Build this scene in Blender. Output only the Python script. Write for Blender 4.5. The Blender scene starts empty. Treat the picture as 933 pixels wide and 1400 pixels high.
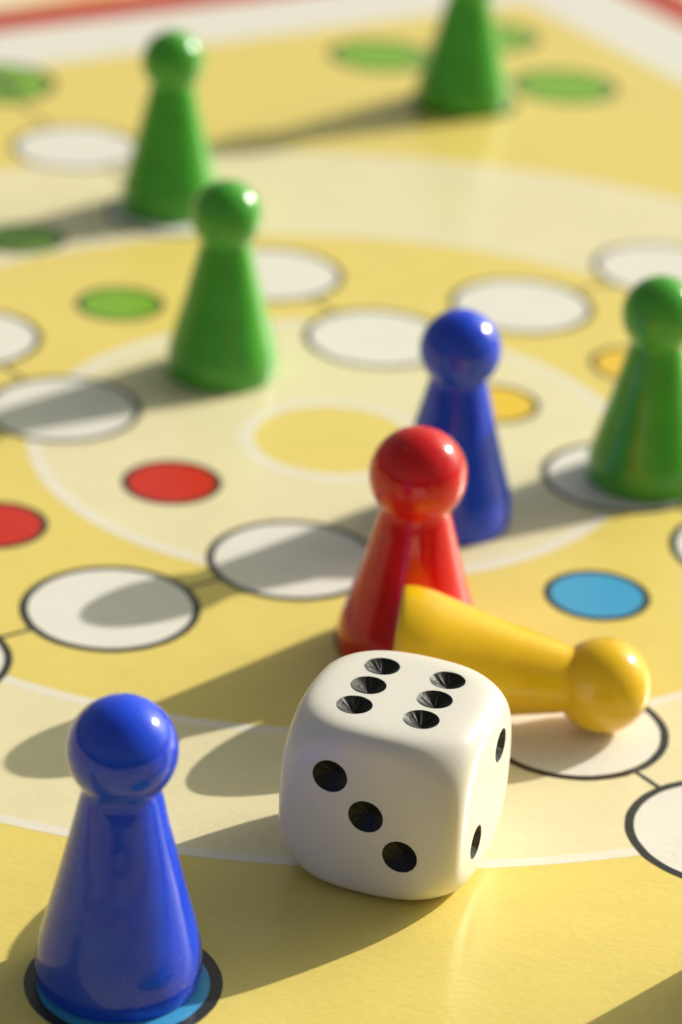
import bpy, bmesh, math, random
from mathutils import Vector, Matrix, noise
random.seed(7)
R = math.radians

# ------------------------------------------------------------------ camera, sky, sun, exposure
U = 0.0143                       # one working unit in metres (a pawn is 1.66 units = 24 mm high)
FPX, PITCH, ROLL = 4169.3, R(26.431), R(2.9286)
PW, PH = 933.0, 1400.0
FW = Vector((0, math.cos(PITCH), -math.sin(PITCH)))
_rt = Vector((1, 0, 0)); _up = _rt.cross(FW)
RT = math.cos(ROLL) * _rt + math.sin(ROLL) * _up
UP = -math.sin(ROLL) * _rt + math.cos(ROLL) * _up

scene = bpy.context.scene
col = scene.collection
cam = bpy.data.cameras.new('camera')
camo = bpy.data.objects.new('camera', cam); col.objects.link(camo)
m = Matrix((RT, UP, -FW)).transposed().to_4x4(); m.translation = Vector((0, 0, 10 * U))
camo.matrix_world = m
cam.sensor_fit = 'VERTICAL'; cam.sensor_height = 36.0; cam.sensor_width = 24.0
cam.lens = FPX * 36.0 / PH
cam.clip_start = 0.005; cam.clip_end = 50
cam.dof.use_dof = True
cam.dof.focus_distance = 17.75 * U
cam.dof.aperture_fstop = 22.5
cam.dof.aperture_blades = 0
scene.camera = camo

SUN_EL, SUN_AZ = R(28.4), R(36.4)            # azimuth from +X towards +Y, points to the sun
world = bpy.data.worlds.new('World'); scene.world = world; world.use_nodes = True
wn = world.node_tree; wn.nodes.clear()
sky = wn.nodes.new('ShaderNodeTexSky'); sky.sky_type = 'NISHITA'; sky.sun_disc = False
sky.sun_elevation = SUN_EL; sky.sun_rotation = R(90) - SUN_AZ
sky.air_density = 1.0; sky.dust_density = 6.0; sky.ozone_density = 1.0
hs = wn.nodes.new('ShaderNodeHueSaturation'); hs.inputs['Saturation'].default_value = 0.22
bg = wn.nodes.new('ShaderNodeBackground'); bg.inputs['Strength'].default_value = 0.09
wo = wn.nodes.new('ShaderNodeOutputWorld')
tint = wn.nodes.new('ShaderNodeVectorMath'); tint.operation = 'MULTIPLY'; tint.inputs[1].default_value = (1.01, 1.04, 0.87)   # garden greens in the skylight
wn.links.new(sky.outputs[0], hs.inputs['Color']); wn.links.new(hs.outputs[0], tint.inputs[0]); wn.links.new(tint.outputs[0], bg.inputs['Color'])
wn.links.new(bg.outputs[0], wo.inputs['Surface'])

sl = bpy.data.lights.new('sun', 'SUN'); sl.energy = 5.0; sl.angle = R(0.55); sl.color = (1.0, 0.93, 0.83)
so = bpy.data.objects.new('sun', sl); col.objects.link(so)
sdir = Vector((math.cos(SUN_EL) * math.cos(SUN_AZ), math.cos(SUN_EL) * math.sin(SUN_AZ), math.sin(SUN_EL)))
so.rotation_euler = sdir.to_track_quat('Z', 'Y').to_euler(); so.location = sdir * 1.0

vs = scene.view_settings
vs.view_transform = 'Standard'; vs.look = 'None'; vs.gamma = 1.0; vs.use_curve_mapping = False
vs.exposure = -0.12
scene.render.engine = 'CYCLES'

# ------------------------------------------------------------------ helpers
def ground(px, py):
    """photo pixel -> point on the board plane, in working units"""
    d = FW + RT * ((px - PW / 2) / FPX) - UP * ((py - PH / 2) / FPX)
    t = -10.0 / d.z
    return Vector((d.x * t, d.y * t))

def tag(o, label=None, cat=None, group=None, kind=None):
    if label: o['label'] = label
    if cat: o['category'] = cat
    if group: o['group'] = group
    if kind: o['kind'] = kind
    return o

def link(name, mesh, mat=None, parent=None, loc=None):
    o = bpy.data.objects.new(name, mesh); col.objects.link(o)
    if mat and not mesh.materials: mesh.materials.append(mat)
    if loc is not None: o.location = loc
    if parent: o.parent = parent
    return o

def mesh_from(name, v, f, smooth=False):
    me = bpy.data.meshes.new(name); me.from_pydata([tuple(p) for p in v], [], f); me.update()
    if smooth:
        for p in me.polygons: p.use_smooth = True
    return me

class Nodes:
    def __init__(s, name):
        s.mat = bpy.data.materials.new(name); s.mat.use_nodes = True
        s.t = s.mat.node_tree; s.b = s.t.nodes['Principled BSDF']
    def new(s, typ, **kw):
        n = s.t.nodes.new(typ)
        for k, v in kw.items():
            if k in n.inputs: n.inputs[k].default_value = v
            else: setattr(n, k, v)
        return n
    def ln(s, a, b): s.t.links.new(a, b)

def print_mat(name, rgb, var=0.055, rough=0.45, spec=0.3):
    """printed, thinly laminated card: fibrous tooth, slight mottling"""
    N = Nodes(name); b = N.b
    g = N.new('ShaderNodeNewGeometry')
    n1 = N.new('ShaderNodeTexNoise', Scale=140.0, Detail=5.0, Roughness=0.6)
    mp = N.new('ShaderNodeMapping'); mp.inputs['Scale'].default_value = (1.0, 1.6, 1.0); mp.inputs['Rotation'].default_value = (0, 0, R(31))
    n2 = N.new('ShaderNodeTexNoise', Scale=1100.0, Detail=4.0, Roughness=0.65)
    n3 = N.new('ShaderNodeTexNoise', Scale=4200.0, Detail=2.0, Roughness=0.6)
    N.ln(g.outputs['Position'], mp.inputs['Vector'])
    for n in (n1, n2, n3): N.ln(mp.outputs[0], n.inputs['Vector'])
    mx = N.new('ShaderNodeMix', data_type='FLOAT'); mx.inputs[0].default_value = 0.45
    N.ln(n1.outputs['Fac'], mx.inputs[2]); N.ln(n2.outputs['Fac'], mx.inputs[3])
    mr = N.new('ShaderNodeMapRange'); mr.inputs['From Min'].default_value = 0.3; mr.inputs['From Max'].default_value = 0.7
    mr.inputs['To Min'].default_value = 1.0 - var; mr.inputs['To Max'].default_value = 1.0 + var
    N.ln(mx.outputs[0], mr.inputs['Value'])
    vm = N.new('ShaderNodeVectorMath', operation='SCALE'); vm.inputs[0].default_value = rgb
    N.ln(mr.outputs[0], vm.inputs['Scale']); N.ln(vm.outputs[0], b.inputs['Base Color'])
    add = N.new('ShaderNodeMath', operation='MULTIPLY_ADD'); add.inputs[1].default_value = 0.35
    N.ln(n3.outputs['Fac'], add.inputs[0]); N.ln(n2.outputs['Fac'], add.inputs[2])
    bp = N.new('ShaderNodeBump', Strength=0.32, Distance=0.00015)
    N.ln(add.outputs[0], bp.inputs['Height']); N.ln(bp.outputs[0], b.inputs['Normal'])
    b.inputs['Roughness'].default_value = rough; b.inputs['Specular IOR Level'].default_value = spec
    b.inputs['Coat Weight'].default_value = 0.50; b.inputs['Coat Roughness'].default_value = 0.21
    bc = N.new('ShaderNodeBump', Strength=0.06, Distance=0.00012)
    N.ln(n2.outputs['Fac'], bc.inputs['Height']); N.ln(bc.outputs[0], b.inputs['Coat Normal'])
    return N.mat

def lacquer(name, rgb, dark):
    """thick glossy paint on turned wood: slight ripples, thin spots, dust"""
    N = Nodes(name); b = N.b
    tc = N.new('ShaderNodeTexCoord')
    n1 = N.new('ShaderNodeTexNoise', Scale=260.0, Detail=4.0, Roughness=0.55)
    n2 = N.new('ShaderNodeTexNoise', Scale=2400.0, Detail=3.0, Roughness=0.6)
    N.ln(tc.outputs['Object'], n1.inputs['Vector']); N.ln(tc.outputs['Object'], n2.inputs['Vector'])
    rp = N.new('ShaderNodeMix', data_type='RGBA')
    rp.inputs[6].default_value = (*rgb, 1); rp.inputs[7].default_value = (*dark, 1)
    mr = N.new('ShaderNodeMapRange'); mr.inputs['From Min'].default_value = 0.40; mr.inputs['From Max'].default_value = 0.75
    N.ln(n1.outputs['Fac'], mr.inputs['Value']); N.ln(mr.outputs[0], rp.inputs[0]); N.ln(rp.outputs[2], b.inputs['Base Color'])
    rr = N.new('ShaderNodeMapRange'); rr.inputs['From Min'].default_value = 0.45; rr.inputs['From Max'].default_value = 0.8
    rr.inputs['To Min'].default_value = 0.14; rr.inputs['To Max'].default_value = 0.30
    N.ln(n2.outputs['Fac'], rr.inputs['Value']); N.ln(rr.outputs[0], b.inputs['Roughness'])
    ad = N.new('ShaderNodeMath', operation='MULTIPLY_ADD'); ad.inputs[1].default_value = 0.06
    N.ln(n2.outputs['Fac'], ad.inputs[0]); N.ln(n1.outputs['Fac'], ad.inputs[2])
    bp = N.new('ShaderNodeBump', Strength=0.10, Distance=0.0004)
    N.ln(ad.outputs[0], bp.inputs['Height']); N.ln(bp.outputs[0], b.inputs['Normal'])
    b.inputs['Specular IOR Level'].default_value = 0.26
    b.inputs['Coat Weight'].default_value = 0.45; b.inputs['Coat Roughness'].default_value = 0.05
    n4 = N.new('ShaderNodeTexNoise', Scale=420.0, Detail=2.0, Roughness=0.5); N.ln(tc.outputs['Object'], n4.inputs['Vector'])
    # faint lengthwise ripples added to the coat, standing in for streaky reflections
    mpz = N.new('ShaderNodeMapping'); mpz.inputs['Scale'].default_value = (1.0, 1.0, 0.07); N.ln(tc.outputs['Object'], mpz.inputs['Vector'])
    n7 = N.new('ShaderNodeTexNoise', Scale=620.0, Detail=2.0, Roughness=0.5); N.ln(mpz.outputs[0], n7.inputs['Vector'])
    a7 = N.new('ShaderNodeMath', operation='MULTIPLY_ADD'); a7.inputs[1].default_value = 2.2
    N.ln(n7.outputs['Fac'], a7.inputs[0]); N.ln(n4.outputs['Fac'], a7.inputs[2])
    b2 = N.new('ShaderNodeBump', Strength=0.09, Distance=0.0003)
    N.ln(a7.outputs[0], b2.inputs['Height']); N.ln(b2.outputs[0], b.inputs['Coat Normal'])
    # specks of dust and fine wear in the paint
    n5 = N.new('ShaderNodeTexNoise', Scale=5200.0, Detail=2.0); N.ln(tc.outputs['Object'], n5.inputs['Vector'])
    n6 = N.new('ShaderNodeTexNoise', Scale=160.0, Detail=1.0); N.ln(tc.outputs['Object'], n6.inputs['Vector'])
    m5 = N.new('ShaderNodeMath', operation='MULTIPLY'); N.ln(n5.outputs['Fac'], m5.inputs[0]); N.ln(n6.outputs['Fac'], m5.inputs[1])
    d5 = N.new('ShaderNodeMapRange'); d5.inputs['From Min'].default_value = 0.40; d5.inputs['From Max'].default_value = 0.46; d5.inputs['To Max'].default_value = 0.35
    N.ln(m5.outputs[0], d5.inputs['Value'])
    dx = N.new('ShaderNodeMix', data_type='RGBA'); dx.inputs[7].default_value = (0.62, 0.60, 0.52, 1)
    N.ln(d5.outputs[0], dx.inputs[0]); N.ln(rp.outputs[2], dx.inputs[6]); N.ln(dx.outputs[2], b.inputs['Base Color'])
    return N.mat

M = {}
M['yellow'] = print_mat('board_yellow', (0.80, 0.64, 0.165))
M['cream'] = print_mat('board_cream', (0.82, 0.735, 0.46))
M['white'] = print_mat('board_white', (0.82, 0.79, 0.72))
M['ringline'] = print_mat('board_line_white', (0.83, 0.78, 0.66))
M['black'] = print_mat('board_black', (0.022, 0.022, 0.022))
M['red'] = print_mat('board_red', (0.60, 0.014, 0.001))
M['green'] = print_mat('board_green', (0.20, 0.43, 0.018))
M['sky'] = print_mat('board_blue', (0.055, 0.36, 0.66))
M['gold'] = print_mat('board_gold', (0.86, 0.56, 0.03))
M['border'] = print_mat('board_border_red', (0.52, 0.035, 0.012))
M['p_blue'] = lacquer('paint_blue', (0.014, 0.072, 0.80), (0.012, 0.055, 0.68))
M['p_red'] = lacquer('paint_red', (0.70, 0.007, 0.012), (0.57, 0.005, 0.010))
M['p_yellow'] = lacquer('paint_yellow', (0.84, 0.53, 0.014), (0.79, 0.46, 0.010))
M['p_green'] = lacquer('paint_green', (0.078, 0.42, 0.040), (0.064, 0.35, 0.030))

# tablecloth: warm cream with orange and red blotches
N = Nodes('cloth'); tcn = N.new('ShaderNodeNewGeometry')
n1 = N.new('ShaderNodeTexNoise', Scale=22.0, Detail=2.0); N.ln(tcn.outputs['Position'], n1.inputs['Vector'])
cr = N.new('ShaderNodeValToRGB'); N.ln(n1.outputs['Fac'], cr.inputs['Fac'])
el = cr.color_ramp.elements
el[0].position = 0.36; el[0].color = (0.62, 0.16, 0.04, 1)
el[1].position = 0.52; el[1].color = (0.82, 0.72, 0.50, 1)
e = el.new(0.44); e.color = (0.80, 0.46, 0.14, 1)
N.ln(cr.outputs[0], N.b.inputs['Base Color']); N.b.inputs['Roughness'].default_value = 0.85
wv = N.new('ShaderNodeTexWave', Scale=900.0, Distortion=1.0); N.ln(tcn.outputs['Position'], wv.inputs['Vector'])
bp = N.new('ShaderNodeBump', Strength=0.3, Distance=0.0003); N.ln(wv.outputs['Fac'], bp.inputs['Height']); N.ln(bp.outputs[0], N.b.inputs['Normal'])
M['cloth'] = N.mat

# ------------------------------------------------------------------ the tablecloth under everything
TH = 0.0022                                  # thickness of the board
S = 0.9
gv, gf = [], []
G = 60
for j in range(G + 1):
    for i in range(G + 1):
        x = -S + 2 * S * i / G; y = 0.06 + 1.5 * j / G
        gv.append((x, y, -TH - 0.0004 + 0.0003 * noise.noise(Vector((x * 6, y * 6, 0)))))
for j in range(G):
    for i in range(G):
        a = j * (G + 1) + i; gf.append((a, a + 1, a + G + 2, a + G + 1))
tag(link('tablecloth', mesh_from('tablecloth', gv, gf, True), M['cloth']), 'cream tablecloth with blurred red and orange pattern beyond the board', 'tablecloth', kind='structure')

# ------------------------------------------------------------------ the board and its print
L = 0.000006                                  # one layer of print
BA = R(31.0)
BC = Vector((-0.1, 21.37))
E1 = Vector((math.cos(BA), math.sin(BA))); E2 = Vector((-math.sin(BA), math.cos(BA)))
A1, A2 = 7.67, 9.12                          # yellow field half sizes
def bpt(a, b): return BC + E1 * a + E2 * b

def slab(a, b, z0, z1):
    c = [bpt(-a, -b), bpt(a, -b), bpt(a, b), bpt(-a, b)]
    v = [(p.x * U, p.y * U, z0) for p in c] + [(p.x * U, p.y * U, z1) for p in c]
    return v, [(3, 2, 1, 0), (4, 5, 6, 7), (0, 1, 5, 4), (1, 2, 6, 5), (2, 3, 7, 6), (3, 0, 4, 7)]
MG, RD = 1.18, 0.72
bm = bmesh.new()
v, f = slab(A1 + MG + RD, A2 + MG + RD, -TH, 0)
bv = [bm.verts.new(p) for p in v]
for q in f: bm.faces.new([bv[i] for i in q])
bmesh.ops.bevel(bm, geom=list(bm.edges), offset=0.0003, segments=2, affect='EDGES')
me = bpy.data.meshes.new('game_board'); bm.to_mesh(me); bm.free()
board = link('game_board', me, M['yellow'])
tag(board, 'yellow and cream printed board game board with round fields', 'game board')

def frame(name, a0, b0, a1, b1, z, mat):
    o = [bpt(-a1, -b1), bpt(a1, -b1), bpt(a1, b1), bpt(-a1, b1)]; i = [bpt(-a0, -b0), bpt(a0, -b0), bpt(a0, b0), bpt(-a0, b0)]
    v = [(p.x * U, p.y * U, z) for p in o + i]
    f = [(k, (k + 1) % 4, 4 + (k + 1) % 4, 4 + k) for k in range(4)]
    return link(name, mesh_from(name, v, f), mat, board)
frame('margin', A1, A2, A1 + MG, A2 + MG, L, M['white'])
frame('border_line', A1 + MG, A2 + MG, A1 + MG + RD - 0.03, A2 + MG + RD - 0.03, L, M['border'])

def disc_mesh(name, r, n=96):
    v = [(0, 0, 0)] + [(r * U * math.cos(2 * math.pi * k / n), r * U * math.sin(2 * math.pi * k / n), 0) for k in range(n)]
    return mesh_from(name, v, [(0, 1 + k, 1 + (k + 1) % n) for k in range(n)])
def ring_mesh(name, r0, r1, n=96, ink=0.0):
    v = []
    for r in (r0, r1):
        for k in range(n):
            t = 2 * math.pi * k / n; q = r + ink * noise.noise(Vector((math.cos(t) * 7, math.sin(t) * 7, r * 9)))
            v.append((q * U * math.cos(t), q * U * math.sin(t), 0))
    return mesh_from(name, v, [(k, n + k, n + (k + 1) % n, (k + 1) % n) for k in range(n)])
def at(c, layer): return (c[0] * U, c[1] * U, L * layer)

C1 = (-0.09, 21.37); C2 = (-0.125, 21.334); C3 = (-0.024, 21.60)
nb = 256; cv = []
for c, r in ((C2, 4.42), (C3, 6.20)):
    cv += [((c[0] + r * math.cos(2 * math.pi * k / nb)) * U, (c[1] + r * math.sin(2 * math.pi * k / nb)) * U, L) for k in range(nb)]
link('cream_band', mesh_from('cream_band', cv, [(k, nb + k, nb + (k + 1) % nb, (k + 1) % nb) for k in range(nb)]), M['cream'], board)
link('ring_line', ring_mesh('ring_line', 4.375, 4.465, 256), M['ringline'], board, at(C2, 2))
link('ring_line', ring_mesh('ring_line', 6.16, 6.25, 256), M['ringline'], board, at(C3, 2))
link('cream_disc', ring_mesh('cream_disc', 0.68, 2.30, 192), M['cream'], board, at(C1, 1))
link('ring_line', ring_mesh('ring_line', 2.25, 2.36, 192), M['ringline'], board, at(C1, 2))
link('ring_line', ring_mesh('ring_line', 0.615, 0.73, 128), M['ringline'], board, at(C1, 2))

# fields: a coloured disc inside a black outline
def field_set(name, r, w):
    return disc_mesh(name, r - w + 0.008), ring_mesh('outline', r - w, r, 144, 0.0035)
FS = {'white': field_set('white_field', 0.624, 0.057), 'start': field_set('start_field', 0.64, 0.075)}
for k in ('red', 'green', 'sky', 'gold'):
    FS['goal_' + k] = field_set('goal_spot', 0.378, 0.052)
    FS['home_' + k] = field_set('home_spot', 0.556, 0.072)
COLS = {'white': 'white', 'start': 'green'}
def field(kind, c):
    d, o = FS[kind]
    name = {'w': 'white_field', 's': 'start_field', 'g': 'goal_spot', 'h': 'home_spot'}[kind[0]]
    mat = M[COLS.get(kind, kind.split('_')[-1])]
    a = link(name, d, mat, board, at(c, 4))
    link('outline', o, M['black'], a, (0, 0, 0.5 * L))
    return a

W = {  # white path fields (working units, from the photograph)
 'A': (-1.551, 18.451), 'B': (-0.321, 19.314), 'C': (-2.220, 21.677), 'D': (0.231, 23.402), 'E': (1.458, 24.272),
 'F': (-0.702, 24.693), 'G': (1.574, 17.116), 'I': (-2.716, 27.662)}
W['red_stand'] = (0.62, 18.20)
W['g1'] = (-1.66, 26.08)
W['H'] = tuple(ground(993, 1138))
W['J'] = tuple(ground(-46, 462))
W['K'] = tuple(ground(1032, 752))
W['Q'] = tuple(ground(905, 368))
W['P'] = tuple(ground(851, 652))
W['N'] = tuple(ground(-112, 902))
W['O'] = (2 * W['H'][0] - W['G'][0] + 0.02, 2 * W['H'][1] - W['G'][1])
for k, c in W.items(): field('white', c)
W['T'] = tuple(ground(-10, 114)); st = field('start', W['T'])
# the printed mark in the start field
mk = mesh_from('arrow_mark', [(x * U, y * U, 0) for x, y in ((-.06, -.28), (.06, -.28), (.06, .06), (.18, .06), (0, .3), (-.18, .06), (-.06, .06))], [(0, 1, 2, 3, 4, 5, 6)])
link('arrow_mark', mk, M['black'], st, (0.12 * U, 0, L)).rotation_euler = (0, 0, R(215))

goal = {'red': [(-1.274, 20.4675), (-2.4846, 19.6205)], 'sky': [(1.8296, 19.0065), (0.86, 20.15)],
        'green': [(-1.9599, 23.8548), tuple(ground(33, 326)), (-1.04, 22.55)],
        'gold': [tuple(ground(674, 552)), tuple(ground(868, 499))]}
for k, cs in goal.items():
    for c in cs: field('goal_' + k, c)
home = {'green': [tuple(ground(772, 118)), tuple(ground(520, 76)), (1.02, 29.60), tuple(ground(668, 50))],
        'sky': [tuple(ground(169, 1343)), tuple(ground(420, 1500))]}
for k, cs in home.items():
    for c in cs: field('home_' + k, c)

def path_line(a, b, w=0.036):
    a = Vector(W[a]); b = Vector(W[b]); d = (b - a); ln = d.length; d /= ln; n = Vector((-d.y, d.x)) * w / 2
    p, q = a + d * 0.60, b - d * 0.60
    v = [(x.x * U, x.y * U, 3 * L) for x in (p + n, p - n, q - n, q + n)]
    link('path_line', mesh_from('path_line', v, [(0, 1, 2, 3)]), M['black'], board)
for a, b in ('AB', 'GH', 'CJ', 'DF', 'DE', 'EQ', 'PK', 'AN', 'HO'): path_line(a, b)
path_line('B', 'red_stand'); path_line('red_stand', 'G'); path_line('F', 'g1'); path_line('g1', 'I'); path_line('I', 'T')
ZT = 4 * L                                   # things stand on the print

# ------------------------------------------------------------------ pawns
def pawn_mesh(name, rb, rh, zh, seed=0, n=128):
    """turned pawn: rounded foot, slightly waisted cone, ball head (profile scaled to base radius, ball radius and ball height)"""
    rn = 0.695 * rh                                   # neck radius where cone meets ball
    zn = zh - math.sqrt(rh * rh - rn * rn)
    prof = [(0.0, 0.0), (0.945, 0.0), (0.968, 0.004), (0.982, 0.014), (0.992, 0.03), (1.0, 0.06), (1.001, 0.11), (0.992, 0.165), (0.972, 0.225)]
    pts = [(r * rb, z * zn / 1.149) for r, z in prof]
    r0, z0 = pts[-1]
    for k in range(1, 15):
        t = k / 15.0
        pts.append((r0 + (rn - r0) * (t + 0.10 * t * (1 - t)), z0 + (zn - z0) * t))
    pts.append((rn * 0.995, zn - 0.012)); pts.append((rn * 1.0, zn))
    a0 = math.asin(rn / rh)
    NA = 40
    for k in range(1, NA + 1):
        a = math.pi - a0 - (math.pi - a0) * k / NA
        pts.append((rh * math.sin(a), zh + rh * math.cos(a)))
    v, f = [], []
    off = Vector((seed * 3.1, seed * 1.7, seed))
    for i, (r, z) in enumerate(pts):
        if r < 1e-6: v.append((0, 0, z * U)); continue
        for k in range(n):
            a = 2 * math.pi * k / n
            p = Vector((r * math.cos(a), r * math.sin(a), z))
            w = 1 + 0.004 * noise.noise(p * 2.2 + off) + 0.0012 * noise.noise(p * 9 + off)
            v.append((p.x * w * U, p.y * w * U, z * U))
    # index bookkeeping: first and last profile points are single vertices
    rows = len(pts) - 2
    for k in range(n): f.append((0, 1 + (k + 1) % n, 1 + k))
    for i in range(rows - 1):
        for k in range(n):
            a = 1 + i * n + k; b = 1 + i * n + (k + 1) % n
            f.append((a, b, b + n, a + n))
    last = len(v) - 1; s = 1 + (rows - 1) * n
    for k in range(n): f.append((s + k, s + (k + 1) % n, last))
    me = mesh_from(name, v, f, True)
    me.set_sharp_from_angle(angle=R(38))
    return me

def split_pawn(name, x, y, rb, rh, zh, mat, label, group=None, seed=0, rz=0.0):
    me = pawn_mesh(name, rb, rh, zh, seed)
    o = link(name, me, mat, None, (x * U, y * U, ZT)); o.rotation_euler = (0, 0, rz)
    tag(o, label, 'pawn', group)
    return o

GRP = 'pawns of the board game'
split_pawn('blue_pawn', -1.113, 14.14, 0.468, 0.306, 1.472, M['p_blue'], 'glossy blue pawn standing on a light blue home spot beside the die', GRP, 1)
split_pawn('red_pawn', 0.494, 18.10, 0.480, 0.325, 1.305, M['p_red'], 'glossy red pawn standing upright behind the fallen yellow pawn', GRP, 2)
split_pawn('blue_pawn', 0.795, 20.10, 0.458, 0.295, 1.356, M['p_blue'], 'blue pawn standing right behind the red pawn', GRP, 3)
split_pawn('green_pawn', -1.018, 22.55, 0.450, 0.285, 1.347, M['p_green'], 'green pawn inside the cream disc, its shadow crossing a white field', GRP, 4)
split_pawn('green_pawn', -1.707, 26.19, 0.447, 0.282, 1.391, M['p_green'], 'green pawn in the outer cream band, its shadow on a green spot', GRP, 5)
split_pawn('green_pawn', 2.297, 20.96, 0.452, 0.294, 1.349, M['p_green'], 'green pawn on a white field, its shadow reaching the blue pawn', GRP, 6)
split_pawn('green_pawn', 1.01, 29.54, 0.475, 0.2965, 1.361, M['p_green'], 'green pawn among the green home spots in the board corner', GRP, 7)
split_pawn('yellow_pawn', 2.80, 14.49, 0.45, 0.30, 1.36, M['p_yellow'], 'yellow pawn standing upright on a white path field', GRP, 8)

# the fallen pawn rests on its foot rim and its ball
yrb, yrh, yzh = 0.445, 0.312, 1.375
t = 0.0
for _ in range(60): t = math.asin((yrb * math.cos(t) - yrh) / (yzh - 0.06))
yo = split_pawn('yellow_pawn', 0, 0, yrb, yrh, yzh, M['p_yellow'], 'glossy yellow pawn lying on its side behind the die', GRP, 9)
az = R(-2.5)
axis = Vector((math.cos(az) * math.cos(t), math.sin(az) * math.cos(t), -math.sin(t)))
q = axis.to_track_quat('Z', 'Y'); yo.rotation_mode = 'QUATERNION'; yo.rotation_quaternion = q
hc = Vector((1.745, 17.17, yrh))             # centre of the ball
yo.location = (hc - axis * yzh) * U + Vector((0, 0, ZT))

# ------------------------------------------------------------------ die
DH, DN, DS, DK = 0.574, 13.0, 0.803, 20.0    # half edge, edge softness, radius of the tumbling sphere that rounds the corners, blend
def drad(p):
    """distance from the die's centre to its surface in direction p"""
    l = p.length
    rc = DH * l / (abs(p.x) ** DN + abs(p.y) ** DN + abs(p.z) ** DN) ** (1 / DN)
    return (rc ** -DK + DS ** -DK) ** (-1 / DK)
def rsurf(u, v):
    lo, hi = 0.3, 0.7
    for _ in range(26):
        w = (lo + hi) / 2; p = Vector((u, v, w))
        if p.length < drad(p): lo = w
        else: hi = w
    return lo
def rmap(p): return p.normalized() * drad(p)
D0 = rsurf(0, 0)
FACES = {  # normal axis frame (u, v, n) of each face
 'top': ((1, 0, 0), (0, 1, 0), (0, 0, 1)), 'front': ((1, 0, 0), (0, 0, 1), (0, -1, 0)), 'right': ((0, 1, 0), (0, 0, 1), (1, 0, 0)),
 'back': ((-1, 0, 0), (0, 0, 1), (0, 1, 0)), 'left': ((0, -1, 0), (0, 0, 1), (-1, 0, 0)), 'bottom': ((1, 0, 0), (0, -1, 0), (0, 0, -1))}
a = 0.225
PIPS = {'top': [(sx * 0.205, sy * 0.249) for sx in (-1, 1) for sy in (-1, 0, 1)],
        'front': [(-a, a + 0.028), (0.005, 0.03), (a, -a + 0.03)], 'right': [(0.196, 0.235), (-0.196, -0.225)],
        'back': [(sx * a, sy * a) for sx in (-1, 1) for sy in (-1, 1)],
        'left': [(0, 0)] + [(sx * a, sy * a) for sx in (-1, 1) for sy in (-1, 1)], 'bottom': [(0, 0)]}
vv, ff, key = [], [], {}
def vid(p):
    k = (round(p.x, 5), round(p.y, 5), round(p.z, 5))
    if k not in key: key[k] = len(vv); vv.append(rmap(p) * U)
    return key[k]
par = [DH * math.tan(math.pi / 4 * (2 * k / 84 - 1)) for k in range(85)]
for fu, fv, fn in FACES.values():
    fu, fv, fn = Vector(fu), Vector(fv), Vector(fn)
    for i in range(len(par) - 1):
        for j in range(len(par) - 1):
            ids = [vid(fu * par[x] + fv * par[y] + fn * DH) for x, y in ((i, j), (i + 1, j), (i + 1, j + 1), (i, j + 1))]
            if fu.cross(fv).dot(fn) < 0: ids.reverse()
            ff.append(tuple(ids))
dme = mesh_from('die', vv, ff, True)

N = Nodes('die_plastic'); b = N.b
tc = N.new('ShaderNodeTexCoord')
n1 = N.new('ShaderNodeTexNoise', Scale=180.0, Detail=4.0); n2 = N.new('ShaderNodeTexNoise', Scale=1800.0, Detail=4.0)
N.ln(tc.outputs['Object'], n1.inputs['Vector']); N.ln(tc.outputs['Object'], n2.inputs['Vector'])
mix = N.new('ShaderNodeMix', data_type='RGBA'); mix.inputs[6].default_value = (0.80, 0.77, 0.705, 1); mix.inputs[7].default_value = (0.75, 0.715, 0.64, 1)
N.ln(n1.outputs['Fac'], mix.inputs[0])
# faint specks of dirt
sp = N.new('ShaderNodeMapRange'); sp.inputs['From Min'].default_value = 0.70; sp.inputs['From Max'].default_value = 0.80; sp.inputs['To Max'].default_value = 0.35
N.ln(n2.outputs['Fac'], sp.inputs['Value'])
mx2 = N.new('ShaderNodeMix', data_type='RGBA'); mx2.inputs[7].default_value = (0.42, 0.36, 0.27, 1)
N.ln(sp.outputs[0], mx2.inputs[0]); N.ln(mix.outputs[2], mx2.inputs[6]); N.ln(mx2.outputs[2], b.inputs['Base Color'])
bp = N.new('ShaderNodeBump', Strength=0.05, Distance=0.0003); N.ln(n1.outputs['Fac'], bp.inputs['Height']); N.ln(bp.outputs[0], b.inputs['Normal'])
b.inputs['Roughness'].default_value = 0.24; b.inputs['Subsurface Weight'].default_value = 0.35
b.inputs['Subsurface Radius'].default_value = (1.0, 0.75, 0.5); b.inputs['Subsurface Scale'].default_value = 0.0009
M['die'] = N.mat

N = Nodes('pip_black'); b = N.b
tc = N.new('ShaderNodeTexCoord'); n1 = N.new('ShaderNodeTexNoise', Scale=3000.0, Detail=4.0); N.ln(tc.outputs['Object'], n1.inputs['Vector'])
mr = N.new('ShaderNodeMapRange'); mr.inputs['From Min'].default_value = 0.3; mr.inputs['From Max'].default_value = 0.75; mr.inputs['To Min'].default_value = 0.34; mr.inputs['To Max'].default_value = 0.6
N.ln(n1.outputs['Fac'], mr.inputs['Value']); N.ln(mr.outputs[0], b.inputs['Roughness'])
bp = N.new('ShaderNodeBump', Strength=0.5, Distance=0.00005); N.ln(n1.outputs['Fac'], bp.inputs['Height']); N.ln(bp.outputs[0], b.inputs['Normal'])
b.inputs['Base Color'].default_value = (0.007, 0.0065, 0.006, 1); b.inputs['Specular IOR Level'].default_value = 0.3
M['pip'] = N.mat

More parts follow.
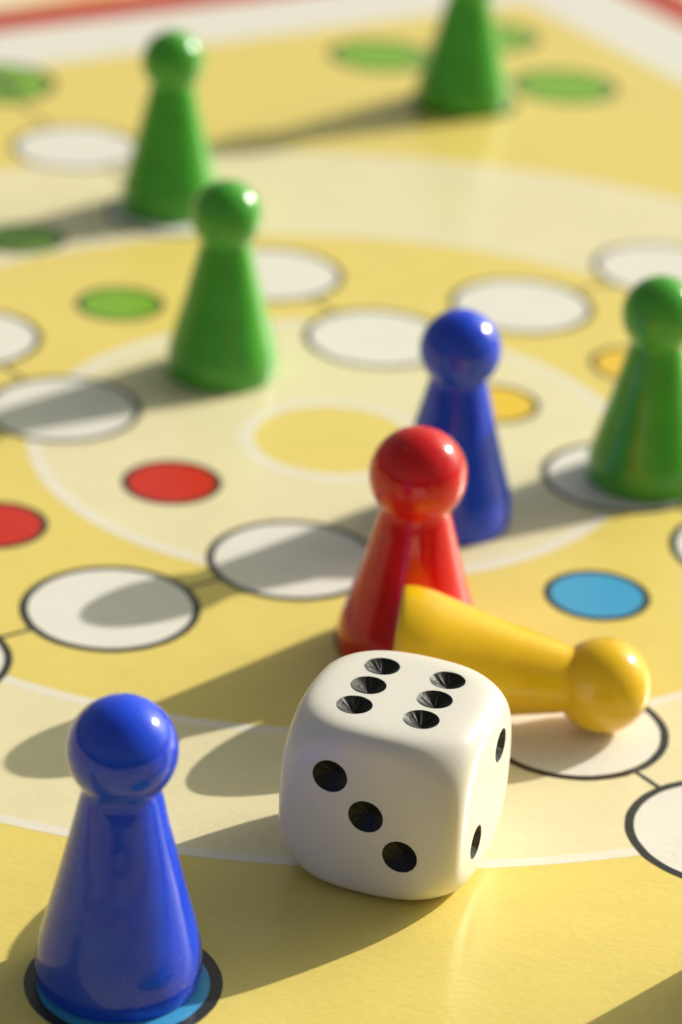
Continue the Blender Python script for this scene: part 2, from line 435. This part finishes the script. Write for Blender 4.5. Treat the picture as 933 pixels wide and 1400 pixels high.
PR, PD = 0.107, 0.058
def pit_points(face, c, rad, drop, depth, n, rings, rng=None):
    fu, fv, fn = [Vector(k) for k in FACES[face]]
    rim, out = [], []
    jit = [1.0] * n if rng is None else [1 + rng.uniform(-0.022, 0.022) for _ in range(n)]
    streak = [0.0] * n if rng is None else [rng.uniform(-0.006, 0.006) for _ in range(n)]
    for j in range(rings + 1):                       # j = 0 rim ... rings = near apex
        t = j / (rings + 0.35)
        for k in range(n):
            an = 2 * math.pi * k / n; rr = rad * (1 - t) * (1 + (jit[k] - 1) * (1 - t))
            u = c[0] + rr * math.cos(an); v = c[1] + rr * math.sin(an)
            ur = c[0] + rad * jit[k] * math.cos(an); vr = c[1] + rad * jit[k] * math.sin(an)
            hgt = (rsurf(ur, vr) * (1 - t) + rsurf(*c) * t) - drop - depth * (t + 0.25 * t * (1 - t)) + streak[k] * min(1, 4 * t * (1 - t))
            out.append((fu * u + fv * v + fn * hgt) * U)
    apex = (fu * c[0] + fv * c[1] + fn * (rsurf(*c) - drop - depth)) * U
    return out, apex, fn, (fu.cross(fv).dot(fn) > 0)

cut_v, cut_f = [], []
lin = []
rng = random.Random(5)
for face, cs in PIPS.items():
    for c in cs:
        n = 40
        pts, apex, fn, pos = pit_points(face, c, PR, 0.010, PD, n, 3)
        o = len(cut_v)
        topr = [p + fn * 0.12 * U for p in pts[:n]]
        cut_v += topr + pts + [apex]
        tcap = list(range(o, o + n)); fs = [tuple(tcap)]
        for j in range(4):
            for k in range(n):
                p = o + j * n + k; q2 = o + j * n + (k + 1) % n
                fs.append((p, p + n, q2 + n, q2))
        s = o + 4 * n; ap = s + n
        for k in range(n): fs.append((s + k, ap, s + (k + 1) % n))
        if not pos: fs = [tuple(reversed(x)) for x in fs]
        cut_f += fs
        n = 48
        pts, apex, fn, pos = pit_points(face, c, PR + 0.004, 0.0005, PD, n, 5, rng)
        fs = []
        for j in range(5):
            for k in range(n): fs.append((j * n + k, j * n + (k + 1) % n, (j + 1) * n + (k + 1) % n, (j + 1) * n + k))
        for k in range(n): fs.append((5 * n + k, 5 * n + (k + 1) % n, 6 * n))
        if not pos: fs = [tuple(reversed(x)) for x in fs]
        lin.append((pts + [apex], fs))
cme = mesh_from('cutter', cut_v, cut_f)
tmp_d = bpy.data.objects.new('tmp_die', dme); tmp_c = bpy.data.objects.new('tmp_cut', cme)
col.objects.link(tmp_d); col.objects.link(tmp_c)
bo = tmp_d.modifiers.new('pits', 'BOOLEAN'); bo.operation = 'DIFFERENCE'; bo.object = tmp_c; bo.solver = 'EXACT'
dg = bpy.context.evaluated_depsgraph_get()
final = bpy.data.meshes.new_from_object(tmp_d.evaluated_get(dg))
bpy.data.objects.remove(tmp_d); bpy.data.objects.remove(tmp_c)
final.name = 'die'
for p in final.polygons: p.use_smooth = True
final.set_sharp_from_angle(angle=R(28))
final.materials.clear()
print('die polys', len(final.polygons))
die = link('die', final, M['die'], None, (0.4075 * U, 15.545 * U, 0.97 * D0 * U + ZT)); die.scale = (1, 1, 0.97); die.rotation_euler = (0, 0, R(-18.4))
tag(die, 'white rounded die with drilled black pips, six on top', 'die')
for pv, pf in lin:
    link('pip', mesh_from('pip', pv, pf, True), M['pip'], die)
